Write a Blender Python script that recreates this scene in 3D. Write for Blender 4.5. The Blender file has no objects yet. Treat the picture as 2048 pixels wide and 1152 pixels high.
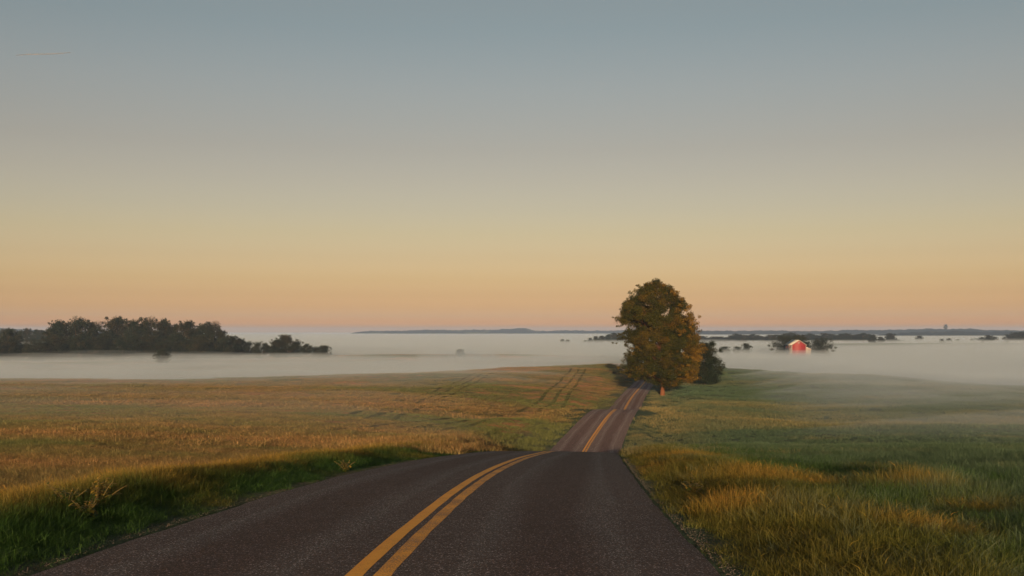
import bpy, math, random
import numpy as np

C = bpy.context.scene
COL = C.collection
R = math.radians
rng = np.random.default_rng(7)
random.seed(7)

# ------------------------------------------------------------------ camera
F = 1991.0                      # focal length in photo pixels (2048 wide)
HOR = 663.0                     # row of the horizon
cam_d = bpy.data.cameras.new('camera')
cam = bpy.data.objects.new('camera', cam_d)
COL.objects.link(cam)
cam.location = (0, 0, 0)
cam.rotation_euler = (R(90), 0, 0)
cam_d.sensor_width = 36
cam_d.lens = 36 * F / 2048
cam_d.shift_y = (HOR - 576) / 2048
cam_d.clip_start = 0.1
cam_d.clip_end = 60000
C.camera = cam

# ------------------------------------------------------------------ light
SUN_EL = 7.0
SUN_AZ = 184.0                  # compass degrees clockwise from +Y: behind the camera, to the left
world = bpy.data.worlds.new('World')
C.world = world
world.use_nodes = True
wn = world.node_tree
wn.nodes.clear()
w_out = wn.nodes.new('ShaderNodeOutputWorld')
w_bg = wn.nodes.new('ShaderNodeBackground')
w_sky = wn.nodes.new('ShaderNodeTexSky')
w_sky.sky_type = 'NISHITA'
w_sky.sun_disc = False
w_sky.sun_elevation = R(SUN_EL)
w_sky.sun_rotation = R(SUN_AZ)
w_sky.altitude = 100
w_sky.air_density = 1.3
w_sky.dust_density = 3.0
w_sky.ozone_density = 1.5
w_tc = wn.nodes.new('ShaderNodeTexCoord')
w_sep = wn.nodes.new('ShaderNodeSeparateXYZ')
w_max = wn.nodes.new('ShaderNodeMath'); w_max.operation = 'MAXIMUM'; w_max.inputs[1].default_value = 0.003
w_com = wn.nodes.new('ShaderNodeCombineXYZ')
L = wn.links.new
L(w_tc.outputs['Generated'], w_sep.inputs[0])
L(w_sep.outputs['X'], w_com.inputs['X']); L(w_sep.outputs['Y'], w_com.inputs['Y'])
L(w_sep.outputs['Z'], w_max.inputs[0]); L(w_max.outputs[0], w_com.inputs['Z'])
L(w_com.outputs[0], w_sky.inputs[0])
# tint of the sky by height above the horizon (dawn band over a grey blue upper sky)
w_ramp = wn.nodes.new('ShaderNodeValToRGB')
w_ramp.color_ramp.interpolation = 'LINEAR'
SKY_TINT = [(0.0, (4.276, 2.822, 3.233)), (0.0085, (4.276, 2.822, 3.233)), (0.0141, (2.89, 2.468, 3.954)), (0.0241, (1.964, 1.652, 2.473)), (0.0366, (1.326, 1.111, 1.589)), (0.0517, (1.027, 0.848, 1.078)), (0.0741, (0.831, 0.667, 0.779)), (0.0965, (0.739, 0.586, 0.622)), (0.1212, (0.668, 0.525, 0.555)), (0.1505, (0.621, 0.472, 0.486)), (0.1794, (0.58, 0.434, 0.435)), (0.2078, (0.561, 0.43, 0.427)), (0.2358, (0.545, 0.431, 0.425)), (0.2631, (0.516, 0.424, 0.415)), (0.2899, (0.486, 0.414, 0.401)), (0.3134, (0.494, 0.412, 0.388)), (0.42, (0.395, 0.33, 0.31)), (1.0, (0.257, 0.215, 0.202))]
er = w_ramp.color_ramp.elements
for i, (p, c) in enumerate(SKY_TINT):
    e = er[i] if i < 2 else er.new(p)
    e.position = p; e.color = (*c, 1)
L(w_max.outputs[0], w_ramp.inputs[0])
w_mul = wn.nodes.new('ShaderNodeMix'); w_mul.data_type = 'RGBA'; w_mul.blend_type = 'MULTIPLY'
w_mul.inputs[0].default_value = 1.0
L(w_sky.outputs[0], w_mul.inputs[6]); L(w_ramp.outputs[0], w_mul.inputs[7])
L(w_mul.outputs[2], w_bg.inputs[0])
w_bg.inputs[1].default_value = 0.15
L(w_bg.outputs[0], w_out.inputs[0])

sun_d = bpy.data.lights.new('sun', 'SUN')
sun = bpy.data.objects.new('sun', sun_d)
COL.objects.link(sun)
sun_d.energy = 5.0
sun_d.angle = R(0.6)
sun_d.color = (1.0, 0.66, 0.37)
sun.rotation_euler = (R(90 - SUN_EL), 0, R(180 - SUN_AZ))

C.view_settings.view_transform = 'Standard'
C.view_settings.look = 'None'
C.view_settings.exposure = 1.0
C.view_settings.gamma = 1.0
C.render.engine = 'CYCLES'
C.cycles.use_denoising = True
C.cycles.denoiser = 'OPENIMAGEDENOISE'
C.cycles.volume_bounces = 2
C.cycles.max_bounces = 8
C.cycles.diffuse_bounces = 3
C.cycles.transparent_max_bounces = 16
C.cycles.sample_clamp_indirect = 4
C.cycles.blur_glossy = 1.0


# ------------------------------------------------------------------ helpers
def tag(o, label=None, cat=None, group=None, kind=None):
    if label: o['label'] = label
    if cat: o['category'] = cat
    if group: o['group'] = group
    if kind: o['kind'] = kind
    return o

def mesh_np(name, verts, faces, mat=None, smooth=False, attrs=None, parent=None, link=True):
    """faces: list of index arrays (n,k); attrs: dict name -> per vertex float array"""
    me = bpy.data.meshes.new(name)
    verts = np.asarray(verts, np.float32)
    if not isinstance(faces, (list, tuple)): faces = [faces]
    faces = [np.asarray(f, np.int32) for f in faces if len(f)]
    me.vertices.add(len(verts)); me.vertices.foreach_set('co', verts.ravel())
    nl = sum(f.size for f in faces); nf = sum(len(f) for f in faces)
    me.loops.add(nl); me.polygons.add(nf)
    me.loops.foreach_set('vertex_index', np.concatenate([f.ravel() for f in faces]))
    sizes = np.concatenate([np.full(len(f), f.shape[1], np.int32) for f in faces])
    starts = np.concatenate([[0], np.cumsum(sizes)[:-1]]).astype(np.int32)
    me.polygons.foreach_set('loop_start', starts)
    if smooth: me.polygons.foreach_set('use_smooth', np.ones(nf, bool))
    me.update(calc_edges=True)
    for k, v in (attrs or {}).items():
        v = np.asarray(v, np.float32)
        if v.ndim == 2:
            a = me.attributes.new(k, 'FLOAT_VECTOR', 'POINT'); a.data.foreach_set('vector', v.ravel())
        else:
            a = me.attributes.new(k, 'FLOAT', 'POINT'); a.data.foreach_set('value', v)
    me.validate()
    if mat: me.materials.append(mat)
    o = bpy.data.objects.new(name, me)
    if link: COL.objects.link(o)
    if parent: o.parent = parent
    return o

def pchip(x, y, xi):
    x = np.asarray(x, float); y = np.asarray(y, float); xi = np.asarray(xi, float)
    h = np.diff(x); d = np.diff(y) / h
    m = np.zeros_like(y)
    for i in range(1, len(x) - 1):
        if d[i-1] * d[i] > 0:
            w1 = 2*h[i] + h[i-1]; w2 = h[i] + 2*h[i-1]
            m[i] = (w1 + w2) / (w1/d[i-1] + w2/d[i])
    m[0] = d[0]; m[-1] = d[-1]
    xc = np.clip(xi, x[0], x[-1])
    k = np.clip(np.searchsorted(x, xc) - 1, 0, len(h) - 1)
    t = (xc - x[k]) / h[k]
    return ((2*t**3 - 3*t**2 + 1)*y[k] + (t**3 - 2*t**2 + t)*h[k]*m[k]
            + (-2*t**3 + 3*t**2)*y[k+1] + (t**3 - t**2)*h[k]*m[k+1])

NT = np.random.default_rng(99).random((256, 256))
def vnoise(x, y):
    xi = np.floor(x).astype(int); yi = np.floor(y).astype(int)
    fx = x - xi; fy = y - yi
    fx = fx*fx*(3-2*fx); fy = fy*fy*(3-2*fy)
    a = NT[xi & 255, yi & 255]; b = NT[(xi+1) & 255, yi & 255]
    c = NT[xi & 255, (yi+1) & 255]; d = NT[(xi+1) & 255, (yi+1) & 255]
    return (a*(1-fx) + b*fx)*(1-fy) + (c*(1-fx) + d*fx)*fy - 0.5
def fbm(x, y, o=4):
    s = 0; a = 1.0
    for i in range(o):
        s = s + a*vnoise(x*2**i + 17.3*i, y*2**i + 5.1*i); a *= 0.5
    return s

def smooth(a, b, x):
    t = np.clip((x - a)/(b - a), 0, 1); return t*t*(3-2*t)

# ------------------------------------------------------------------ node helpers
def new_mat(name):
    m = bpy.data.materials.new(name); m.use_nodes = True
    nt = m.node_tree; nt.nodes.clear()
    out = nt.nodes.new('ShaderNodeOutputMaterial')
    return m, nt, out
def nd(nt, t, **kw):
    n = nt.nodes.new(t)
    for k, v in kw.items():
        if k.startswith('i_'):
            n.inputs[k[2:].replace('_', ' ')].default_value = v
        else: setattr(n, k, v)
    return n
def noise(nt, vec, scale, detail=3, rough=0.5, dist=0.0, stretch=None):
    if stretch:
        mp = nd(nt, 'ShaderNodeMapping'); mp.inputs['Scale'].default_value = stretch
        nt.links.new(vec, mp.inputs[0]); vec = mp.outputs[0]
    n = nd(nt, 'ShaderNodeTexNoise'); n.inputs['Scale'].default_value = scale
    n.inputs['Detail'].default_value = detail; n.inputs['Roughness'].default_value = rough
    n.inputs['Distortion'].default_value = dist
    nt.links.new(vec, n.inputs['Vector']); return n.outputs['Fac']
def ramp(nt, fac, stops, interp='LINEAR'):
    r = nd(nt, 'ShaderNodeValToRGB'); r.color_ramp.interpolation = interp
    e = r.color_ramp.elements
    for i, (p, c) in enumerate(stops):
        q = e[i] if i < 2 else e.new(p)
        q.position = p; q.color = (c, c, c, 1) if not isinstance(c, tuple) else (*c, 1)
    nt.links.new(fac, r.inputs[0]); return r.outputs[0]
def mix(nt, fac, a, b, mode='MIX'):
    m = nd(nt, 'ShaderNodeMix', data_type='RGBA', blend_type=mode)
    if isinstance(fac, (int, float)): m.inputs[0].default_value = fac
    else: nt.links.new(fac, m.inputs[0])
    for i, v in ((6, a), (7, b)):
        if isinstance(v, tuple): m.inputs[i].default_value = (*v, 1)
        else: nt.links.new(v, m.inputs[i])
    return m.outputs[2]
def math_(nt, op, a, b=None, clamp=False):
    m = nd(nt, 'ShaderNodeMath', operation=op, use_clamp=clamp)
    for i, v in ((0, a), (1, b)):
        if v is None: continue
        if isinstance(v, (int, float)): m.inputs[i].default_value = v
        else: nt.links.new(v, m.inputs[i])
    return m.outputs[0]
def attr(nt, name, typ='GEOMETRY', out='Fac'):
    a = nd(nt, 'ShaderNodeAttribute', attribute_name=name, attribute_type=typ); return a.outputs[out]
def worldpos(nt):
    return nd(nt, 'ShaderNodeNewGeometry').outputs['Position']
def principled(nt, out, col, rough=0.8, spec=0.3, bump=None, bstr=0.3, bdist=0.05):
    p = nd(nt, 'ShaderNodeBsdfPrincipled')
    if isinstance(col, tuple): p.inputs['Base Color'].default_value = (*col, 1)
    else: nt.links.new(col, p.inputs['Base Color'])
    if isinstance(rough, (int, float)): p.inputs['Roughness'].default_value = rough
    else: nt.links.new(rough, p.inputs['Roughness'])
    p.inputs['Specular IOR Level'].default_value = spec
    if bump is not None:
        b = nd(nt, 'ShaderNodeBump'); b.inputs['Strength'].default_value = bstr; b.inputs['Distance'].default_value = bdist
        nt.links.new(bump, b.inputs['Height']); nt.links.new(b.outputs[0], p.inputs['Normal'])
    if out is not None: nt.links.new(p.outputs[0], out.inputs[0])
    return p

# ------------------------------------------------------------------ road line
RY = [-60, -20, 5, 9.7, 13.2, 21, 31, 40, 52, 70, 96, 114, 150, 190, 225, 273, 350, 460, 560, 700]
RX = [0, -1.2, -1.45, -1.36, -1.22, -0.75, 0.08, 0.93, 2.2, 4.1, 6.9, 9.5, 15.6, 20.8, 25.6, 33.2, 47.0, 62.5, 72, 84]
RZ = [(-60, -2.0), (-20, -2.1), (5, -2.2), (9.7, -2.38), (13.2, -2.63), (21, -3.19), (31, -4.08), (40, -5.0), (52, -6.3), (60, -7.4),
      (75, -9.8), (85, -10.95), (96, -11.6), (114, -11.72), (135, -11.5), (150, -11.85), (170, -13.6), (190, -15.6),
      (210, -16.9), (225, -17.35), (273, -17.6), (350, -17.3), (400, -17.9), (450, -19.7), (520, -23), (700, -26)]
def cubic(x, y, xi):                      # natural cubic spline
    x = np.asarray(x, float); y = np.asarray(y, float); n = len(x); h = np.diff(x)
    A = np.zeros((n, n)); b = np.zeros(n); A[0, 0] = A[-1, -1] = 1
    for i in range(1, n-1):
        A[i, i-1] = h[i-1]; A[i, i] = 2*(h[i-1]+h[i]); A[i, i+1] = h[i]
        b[i] = 6*((y[i+1]-y[i])/h[i] - (y[i]-y[i-1])/h[i-1])
    M = np.linalg.solve(A, b)
    xi = np.clip(xi, x[0], x[-1]); k = np.clip(np.searchsorted(x, xi)-1, 0, n-2)
    a = x[k+1]-xi; c = xi-x[k]
    return (M[k]*a**3 + M[k+1]*c**3)/(6*h[k]) + (y[k]/h[k]-M[k]*h[k]/6)*a + (y[k+1]/h[k]-M[k+1]*h[k]/6)*c
_yy = np.linspace(-60, 700, 7601)
_xc = pchip(RY, RX, _yy); _zr = pchip([a for a, b in RZ], [b for a, b in RZ], _yy)
def gsm(v, s):                            # smooth along the table, 0.1 m steps
    k = np.exp(-0.5*(np.arange(-3*s, 3*s+1)/s)**2); k /= k.sum()
    return np.convolve(np.pad(v, 3*s, mode='edge'), k, 'valid')
_nearw = smooth(60, 110, _yy)
_xc = gsm(_xc, 12)*(1-_nearw) + gsm(_xc, 120)*_nearw
_zr = gsm(_zr, 15)*(1-_nearw) + gsm(_zr, 35)*_nearw
def road_x(Y): return np.interp(Y, _yy, _xc)
def road_z(Y): return np.interp(Y, _yy, _zr)
HALF = 3.56

# ------------------------------------------------------------------ ground height
def zz(Y, py): return -Y*(py-HOR)/F
NEAR = [(10, 1150), (14, 1044), (20, 972)]
COLS = {
 -1600: NEAR+[(30,915),(45,870),(80,830),(130,800),(220,776),(330,760),(430,775),(560,745)],
 0:    NEAR+[(22,962),(30,917),(45,878),(60,854),(80,836),(100,822),(130,806),(170,793),(220,780),(280,767),(330,760),(380,760),(450,766),(560,742)],
 300:  NEAR+[(22,962),(30,920),(45,884),(60,860),(80,840),(100,825),(130,808),(170,794),(220,780),(280,768),(330,760),(380,759),(450,765),(560,742)],
 600:  NEAR+[(22,962),(30,925),(45,892),(60,870),(80,848),(100,831),(130,812),(170,796),(220,781),(280,768),(335,756),(390,753),(460,760),(560,742)],
 900:  NEAR+[(30,927),(45,903),(60,888),(80,868),(100,850),(130,828),(170,806),(220,787),(280,766),(340,750),(400,743),(460,744),(560,750)],
 1070: NEAR+[(30,928),(45,906),(60,894),(80,880),(100,868),(125,852),(150,842),(185,820),(220,800),(280,772),(340,750),(400,737),(460,735),(560,745)],
 1150: NEAR+[(30,928),(45,906),(60,900),(80,892),(100,884),(125,866),(160,840),(185,826),(220,806),(280,776),(350,748),(400,736),(460,731),(560,742)],
 1230: NEAR+[(30,928),(45,906),(60,900),(80,898),(100,893),(150,832),(185,824),(220,808),(280,781),(350,752),(400,737),(460,727),(560,738)],
 1300: NEAR+[(30,928),(45,905),(60,899),(80,900),(100,896),(130,860),(160,822),(220,810),(280,788),(350,762),(400,748),(460,745),(560,748)],
 1400: NEAR+[(30,930),(45,905),(55,898),(70,906),(82,906),(92,896),(105,876),(130,851),(170,818),(220,800),(280,782),(330,767),(400,745),(450,736),(500,738),(600,745)],
 1700: NEAR+[(30,930),(45,905),(55,898),(70,907),(80,905),(90,892),(104,874),(130,852),(150,850),(170,844),(200,818),(240,792),(300,766),(350,753),(400,749),(470,754),(600,740)],
 2048: NEAR+[(30,928),(45,902),(55,896),(70,902),(78,899),(88,884),(104,867),(128,852),(150,850),(180,824),(220,797),(260,780),(300,773),(340,774),(400,785),(560,745)],
 3600: NEAR+[(30,928),(45,902),(55,896),(70,902),(78,899),(88,884),(104,867),(128,852),(150,850),(180,824),(220,800),(260,785),(300,780),(400,785),(560,745)],
}
VAL = [(900, -21.5), (1600, -22), (3000, -23), (14000, -24)]
_cpx = sorted(COLS)
_cu = np.array([(p-1024)/F for p in _cpx])
_lY = np.linspace(math.log(10), math.log(14000), 900)
_G = []
for p in _cpx:
    k = COLS[p]
    ys = [math.log(a) for a, b in k] + [math.log(a) for a, b in VAL]
    zs = [zz(a, b) for a, b in k] + [b for a, b in VAL]
    _G.append(pchip(ys, zs, _lY))
_G = np.array(_G)
_ug = np.linspace(_cu[0], _cu[-1], 700)
_GG = np.array([pchip(_cu, _G[:, j], _ug) for j in range(len(_lY))])       # (Y, u)
def nat(u, Y):
    a = np.clip((np.log(np.maximum(Y, 10)) - _lY[0])/(_lY[1]-_lY[0]), 0, len(_lY)-1.001)
    b = np.clip((u - _ug[0])/(_ug[1]-_ug[0]), 0, len(_ug)-1.001)
    i = a.astype(int); j = b.astype(int); fa = a-i; fb = b-j
    return (_GG[i, j]*(1-fa)+_GG[i+1, j]*fa)*(1-fb) + (_GG[i, j+1]*(1-fa)+_GG[i+1, j+1]*fa)*fb
def ground(X, Y, road=True):
    X = np.asarray(X, float); Y = np.asarray(Y, float)
    Yc = np.maximum(Y, 10.0)
    z = nat(X/Yc, Yc)
    t = X - road_x(Y)
    amp = np.clip(Yc/60, 0.35, 3.0)
    far = smooth(3.8, 9, np.abs(t))
    z = z + far*(0.10*amp*fbm(X/7.0, Y/7.0, 4) + 0.25*amp*fbm(X/31+9, Y/31, 3))
    # small knoll on the valley floor
    z = z + 1.2*np.exp(-((X+55)/260)**2 - ((Y-760)/60)**2)
    k = 3.0 + 0.05*np.maximum(Yc-40, 0)
    k = np.minimum(k, 14)
    w = (1-smooth(HALF+0.6, HALF+0.6+k, np.abs(t)))*(1-smooth(520, 600, Y))
    z = z*(1-w) + road_z(Y)*w
    # grassy shoulder lip just off the asphalt
    z = z + 0.10*np.exp(-((np.abs(t)-5.4)/0.9)**2)*(Y < 560)
    z = z + 0.9*np.exp(-((t+9.5)/3.5)**2)*smooth(95, 118, Y)*(1-smooth(150, 172, Y))
    z = z + 5.6*np.exp(-((Y-1350-0.05*X)/70)**2)*smooth(300, 420, X)*(0.9+0.35*fbm(X/200, Y/200, 2)) + 5.0*np.exp(-((Y-2400)/110)**2)*np.exp(-((X+250)/420)**4)
    z = z + 3.4*np.exp(-((X+60)/140)**2 - ((Y-790)/25)**2)
    if road:
        z = z - 0.16*(1-smooth(HALF-0.35, HALF+0.02, np.abs(t)))*(1-smooth(540, 560, Y))
    return z
def gz(x, y): return float(ground(np.array([x]), np.array([y]))[0])

def grid_mesh(name, us, Ys, zf, mat, attrs=None):
    U, YY = np.meshgrid(us, Ys)
    X = U*np.maximum(YY, 10)
    Z = zf(X, YY)
    v = np.stack([X, YY, Z], -1).reshape(-1, 3)
    n, m = U.shape
    i = np.arange(n*m).reshape(n, m)
    f = np.stack([i[:-1, :-1], i[:-1, 1:], i[1:, 1:], i[1:, :-1]], -1).reshape(-1, 4)
    at = {k: g(X, YY).ravel() for k, g in (attrs or {}).items()}
    return mesh_np(name, v, f, mat, True, at)

# ------------------------------------------------------------------ ground material
def ground_material():
    m, nt, out = new_mat('field_ground')
    P = worldpos(nt)
    side = attr(nt, 'side')                       # 0 left field .. 1 right meadow
    n1 = noise(nt, P, 0.035, 4, 0.6, 0.6)         # broad patches
    n2 = noise(nt, P, 0.22, 5, 0.65, 0.4)
    n3 = noise(nt, P, 2.2, 5, 0.7)
    n4 = noise(nt, P, 14.0, 4, 0.7)
    patch = math_(nt, 'ADD', math_(nt, 'MULTIPLY', n1, 0.6), math_(nt, 'MULTIPLY', n2, 0.4))
    pat = ramp(nt, patch, [(0.46, 0.0), (0.58, 1.0)])
    left = mix(nt, pat, (0.125, 0.145, 0.060), (0.44, 0.22, 0.105))
    right = mix(nt, pat, (0.050, 0.084, 0.052), (0.092, 0.128, 0.076))
    c = mix(nt, side, left, right)
    f3 = ramp(nt, n3, [(0.3, 0.55), (0.7, 1.3)])
    c = mix(nt, 1.0, c, f3, 'MULTIPLY')
    f4 = ramp(nt, n4, [(0.3, 0.6), (0.7, 1.35)])
    c = mix(nt, 1.0, c, f4, 'MULTIPLY')
    h = math_(nt, 'ADD', math_(nt, 'MULTIPLY', n3, 0.30), math_(nt, 'MULTIPLY', n4, 0.07))
    principled(nt, out, c, 0.95, 0.1, h, 1.0, 1.0)
    return m
GROUND = ground_material()
us = np.concatenate([np.linspace(-4, -0.75, 40)[:-1], np.linspace(-0.75, 0.75, 760), np.linspace(0.75, 4, 40)[1:]])
Ys = np.concatenate([np.linspace(-60, 10, 60)[:-1], np.exp(np.linspace(math.log(10), math.log(620), 620)),
                     np.exp(np.linspace(math.log(620), math.log(12500), 110))[1:]])
def side_f(X, Y):
    t = X - road_x(Y)
    return np.maximum(smooth(0, 3, t), 0.85*smooth(0, 3, -t)*(1-smooth(6.5, 8.5, -t)))
ter = grid_mesh('ground', us, Ys, ground, GROUND, {'side': side_f})
tag(ter, 'rolling grass field and meadow', None, None, 'structure')
_co = np.zeros(len(ter.data.vertices)*3, np.float32); ter.data.vertices.foreach_get('co', _co)
GMIN = float(_co[2::3].min()) - 0.1

# ------------------------------------------------------------------ road
def road_strip(name, t0, t1, nt_, lift, mat, y0=-30, y1=556, crown=True, ragged=0.0):
    Yr = np.concatenate([np.arange(y0, 60, 0.25), np.arange(60, 160, 0.7), np.arange(160, y1, 1.6)])
    ts = np.linspace(0, 1, nt_)
    T, YY = np.meshgrid(ts, Yr)
    a = t0 + ragged*fbm(YY*1.3 + 3, YY*0+1.7, 4); b = t1 + ragged*fbm(YY*1.1 + 50, YY*0+8.2, 4)
    t = a + (b-a)*T
    dx = np.gradient(road_x(Yr), Yr)[:, None]; nrm = np.sqrt(1+dx**2)
    X = road_x(YY) + t/nrm; Y2 = YY - t*dx/nrm
    Z = road_z(YY) + 0.05 - 0.05*(t/HALF)**2 + 0.012*fbm(X*0.5, Y2*0.25, 2) + lift
    Z = Z - np.where(np.abs(t) > HALF-0.12, 0.06, 0)
    v = np.stack([X, Y2, Z], -1).reshape(-1, 3)
    n, mm = T.shape; i = np.arange(n*mm).reshape(n, mm)
    f = np.stack([i[:-1, :-1], i[:-1, 1:], i[1:, 1:], i[1:, :-1]], -1).reshape(-1, 4)
    o = mesh_np(name, v, f, mat, True, {'lane': t.ravel(), 'along': YY.ravel()})
    o['kind'] = 'structure'
    return o

def asphalt_nodes(nt):
    P = worldpos(nt)
    lane = attr(nt, 'lane')
    al = attr(nt, 'along')
    cv = nd(nt, 'ShaderNodeCombineXYZ'); nt.links.new(lane, cv.inputs[0]); nt.links.new(al, cv.inputs[1])
    V = cv.outputs[0]
    big = noise(nt, V, 0.5, 4, 0.6, 0.3, (1.0, 0.10, 1))
    wob = math_(nt, 'MULTIPLY', math_(nt, 'SUBTRACT', big, 0.5), 1.0)
    # wheel tracks at +-0.85 / +-2.6 m
    al_ = math_(nt, 'ABSOLUTE', math_(nt, 'SUBTRACT', math_(nt, 'ABSOLUTE', math_(nt, 'ADD', lane, wob)), 1.72))
    trk = ramp(nt, al_, [(0.35, 0.0), (0.85, 1.0), (1.25, 0.45)])          # 1 on the tracks
    mot = noise(nt, V, 1.6, 5, 0.65)
    fac = math_(nt, 'ADD', math_(nt, 'MULTIPLY', trk, 0.65), math_(nt, 'MULTIPLY', mot, 0.5), True)
    base = mix(nt, fac, (0.032, 0.019, 0.019), (0.078, 0.077, 0.084))
    vo = nd(nt, 'ShaderNodeTexVoronoi'); vo.inputs['Scale'].default_value = 75.0
    nt.links.new(P, vo.inputs['Vector'])
    sp = nd(nt, 'ShaderNodeSeparateColor'); nt.links.new(vo.outputs['Color'], sp.inputs[0])
    grit = ramp(nt, sp.outputs[0], [(0.0, 0.45), (0.6, 0.9), (0.9, 1.7), (1.0, 7.0)])
    c = mix(nt, 1.0, base, grit, 'MULTIPLY')
    far_sunlit = ramp(nt, math_(nt, 'MULTIPLY', al, 0.01), [(0.66, 0.0), (0.80, 1.0)])  # far stretch painted lighter and redder for its sunlit look
    c = mix(nt, far_sunlit, c, mix(nt, 1.0, c, (2.3, 1.95, 1.72), 'MULTIPLY'))
    warm = ramp(nt, sp.outputs[1], [(0.90, 0.0), (0.96, 0.75)])
    c = mix(nt, warm, c, (0.16, 0.085, 0.045))
    fine = noise(nt, P, 30, 4, 0.8)
    c = mix(nt, 1.0, c, ramp(nt, fine, [(0.3, 0.5), (0.7, 1.5)]), 'MULTIPLY')
    h = math_(nt, 'ADD', math_(nt, 'MULTIPLY', vo.outputs['Distance'], -0.5), math_(nt, 'MULTIPLY', fine, 1.0))
    return c, h, P, V
def road_material():
    m, nt, out = new_mat('asphalt')
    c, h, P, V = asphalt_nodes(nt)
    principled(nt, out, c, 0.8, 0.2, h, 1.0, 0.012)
    return m
def paint_material(worn):
    m, nt, out = new_mat('yellow_paint')
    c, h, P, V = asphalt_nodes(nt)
    w = noise(nt, P, 60, 4, 0.8)
    w2 = noise(nt, V, 1.0, 3, 0.6)
    ww = math_(nt, 'ADD', w, math_(nt, 'MULTIPLY', w2, 0.35))
    keep = ramp(nt, ww, [(worn, 0.12), (worn+0.07, 1.0)])
    tone = mix(nt, noise(nt, P, 6, 3), (0.68, 0.30, 0.010), (0.80, 0.40, 0.035))
    c = mix(nt, keep, c, tone)
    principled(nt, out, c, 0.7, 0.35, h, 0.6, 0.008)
    return m
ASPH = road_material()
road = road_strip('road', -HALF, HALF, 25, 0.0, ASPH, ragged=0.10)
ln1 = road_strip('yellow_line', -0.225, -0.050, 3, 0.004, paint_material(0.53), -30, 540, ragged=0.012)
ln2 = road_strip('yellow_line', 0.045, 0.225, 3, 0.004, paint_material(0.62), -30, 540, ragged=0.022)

# ------------------------------------------------------------------ volumes
def volume_mat(name, dens, col, aniso=0.0, absorb=None):
    m, nt, out = new_mat(name)
    v = nd(nt, 'ShaderNodeVolumePrincipled')
    v.inputs['Color'].default_value = (*col, 1)
    v.inputs['Density'].default_value = dens
    v.inputs['Anisotropy'].default_value = aniso
    nt.links.new(v.outputs[0], out.inputs['Volume'])
    return m
def closed_sheet(name, us, Ys, top, bottom, mat):
    U, YY = np.meshgrid(us, Ys); X = U*np.maximum(YY, 10)
    Zt = top(X, YY); Zb = bottom(X, YY)
    n, m = U.shape; N = n*m
    v = np.concatenate([np.stack([X, YY, Zt], -1).reshape(-1, 3), np.stack([X, YY, Zb], -1).reshape(-1, 3)])
    i = np.arange(N).reshape(n, m); j = i + N
    q = lambda a: np.stack([a[:-1, :-1], a[:-1, 1:], a[1:, 1:], a[1:, :-1]], -1).reshape(-1, 4)
    fs = [q(i), q(j)[:, ::-1]]
    for a, b, rev in ((i[0], j[0], 0), (i[-1], j[-1], 1), (i[:, 0], j[:, 0], 1), (i[:, -1], j[:, -1], 0)):
        s = np.stack([a[:-1], b[:-1], b[1:], a[1:]], -1)
        fs.append(s[:, ::-1] if rev else s)
    return mesh_np(name, v, fs, mat, False)

FOGC = {  # column -> (distance, top of the bank)
 -1600: [(250,-60),(300,-19),(370,-13.6),(500,-14),(600,-19),(760,-20),(900,-17),(1200,-15.5),(3000,-15),(12000,-14)],
 0:    [(290,-60),(340,-23),(400,-18),(450,-14.8),(500,-13.6),(550,-14.4),(605,-17.4),(660,-18.4),(740,-18.8),(850,-17.5),(1100,-15.5),(3000,-15),(12000,-14)],
 500:  [(290,-60),(340,-23),(410,-18),(465,-14.6),(515,-13.6),(565,-14.6),(625,-17.2),(690,-18.0),(740,-18.3),(850,-16.5),(1100,-15),(3000,-15),(12000,-14)],
 900:  [(340,-60),(400,-22),(470,-14.4),(560,-15.2),(690,-17.1),(780,-17.3),(900,-15.5),(1200,-15),(3000,-15),(12000,-14)],
 1150: [(400,-60),(470,-23),(540,-14.0),(620,-14.6),(780,-15.5),(900,-15),(1200,-15.5),(3000,-15),(12000,-14)],
 1290: [(450,-60),(540,-26),(620,-16),(720,-14.4),(900,-14.5),(1200,-15.5),(3000,-15),(12000,-14)],
 1430: [(300,-60),(390,-20),(440,-13.5),(520,-12.8),(650,-13.2),(720,-14.6),(900,-15.6),(1200,-16),(3000,-16),(12000,-14)],
 1700: [(220,-60),(270,-18),(340,-13.4),(450,-13.0),(640,-13.3),(710,-14.8),(800,-16.2),(950,-15.6),(1400,-15.5),(3000,-16),(12000,-14)],
 2048: [(190,-60),(230,-17),(290,-13.6),(450,-13.2),(690,-13.6),(900,-14),(1300,-13.4),(1700,-14.5),(3000,-16),(12000,-14)],
 3600: [(190,-60),(230,-18),(300,-14),(450,-13.4),(690,-13.6),(900,-14),(1300,-13.6),(3000,-16),(12000,-14)],
}
_fpx = sorted(FOGC); _fu = np.array([(p-1024)/F for p in _fpx])
_flY = np.linspace(math.log(180), math.log(12000), 400)
_FG = np.array([pchip([math.log(a) for a, b in FOGC[p]], [b for a, b in FOGC[p]], _flY) for p in _fpx])
def fog_top(X, Y):
    u = X/Y; ly = np.log(Y)
    a = np.clip((ly-_flY[0])/(_flY[1]-_flY[0]), 0, 398.999); i = a.astype(int); fa = a-i
    cols = _FG[:, i]*(1-fa) + _FG[:, i+1]*fa          # (ncol, ...)
    k = np.clip(np.searchsorted(_fu, u)-1, 0, len(_fu)-2)
    f = np.clip((u-_fu[k])/(_fu[k+1]-_fu[k]), 0, 1); f = f*f*(3-2*f)
    I = np.indices(u.shape)
    z = cols[(k, *I)]*(1-f) + cols[(k+1, *I)]*f
    z = z + 2.0*fbm(X/150, Y/80, 4) + 0.7*fbm(X/30+7, Y/30, 3)
    return np.maximum(z, FBOT+0.3)
HB = GMIN - 1.2
FBOT = HB + 0.4
fus = np.linspace(-0.9, 0.9, 240)
fYs = np.exp(np.linspace(math.log(185), math.log(11800), 260))
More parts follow.
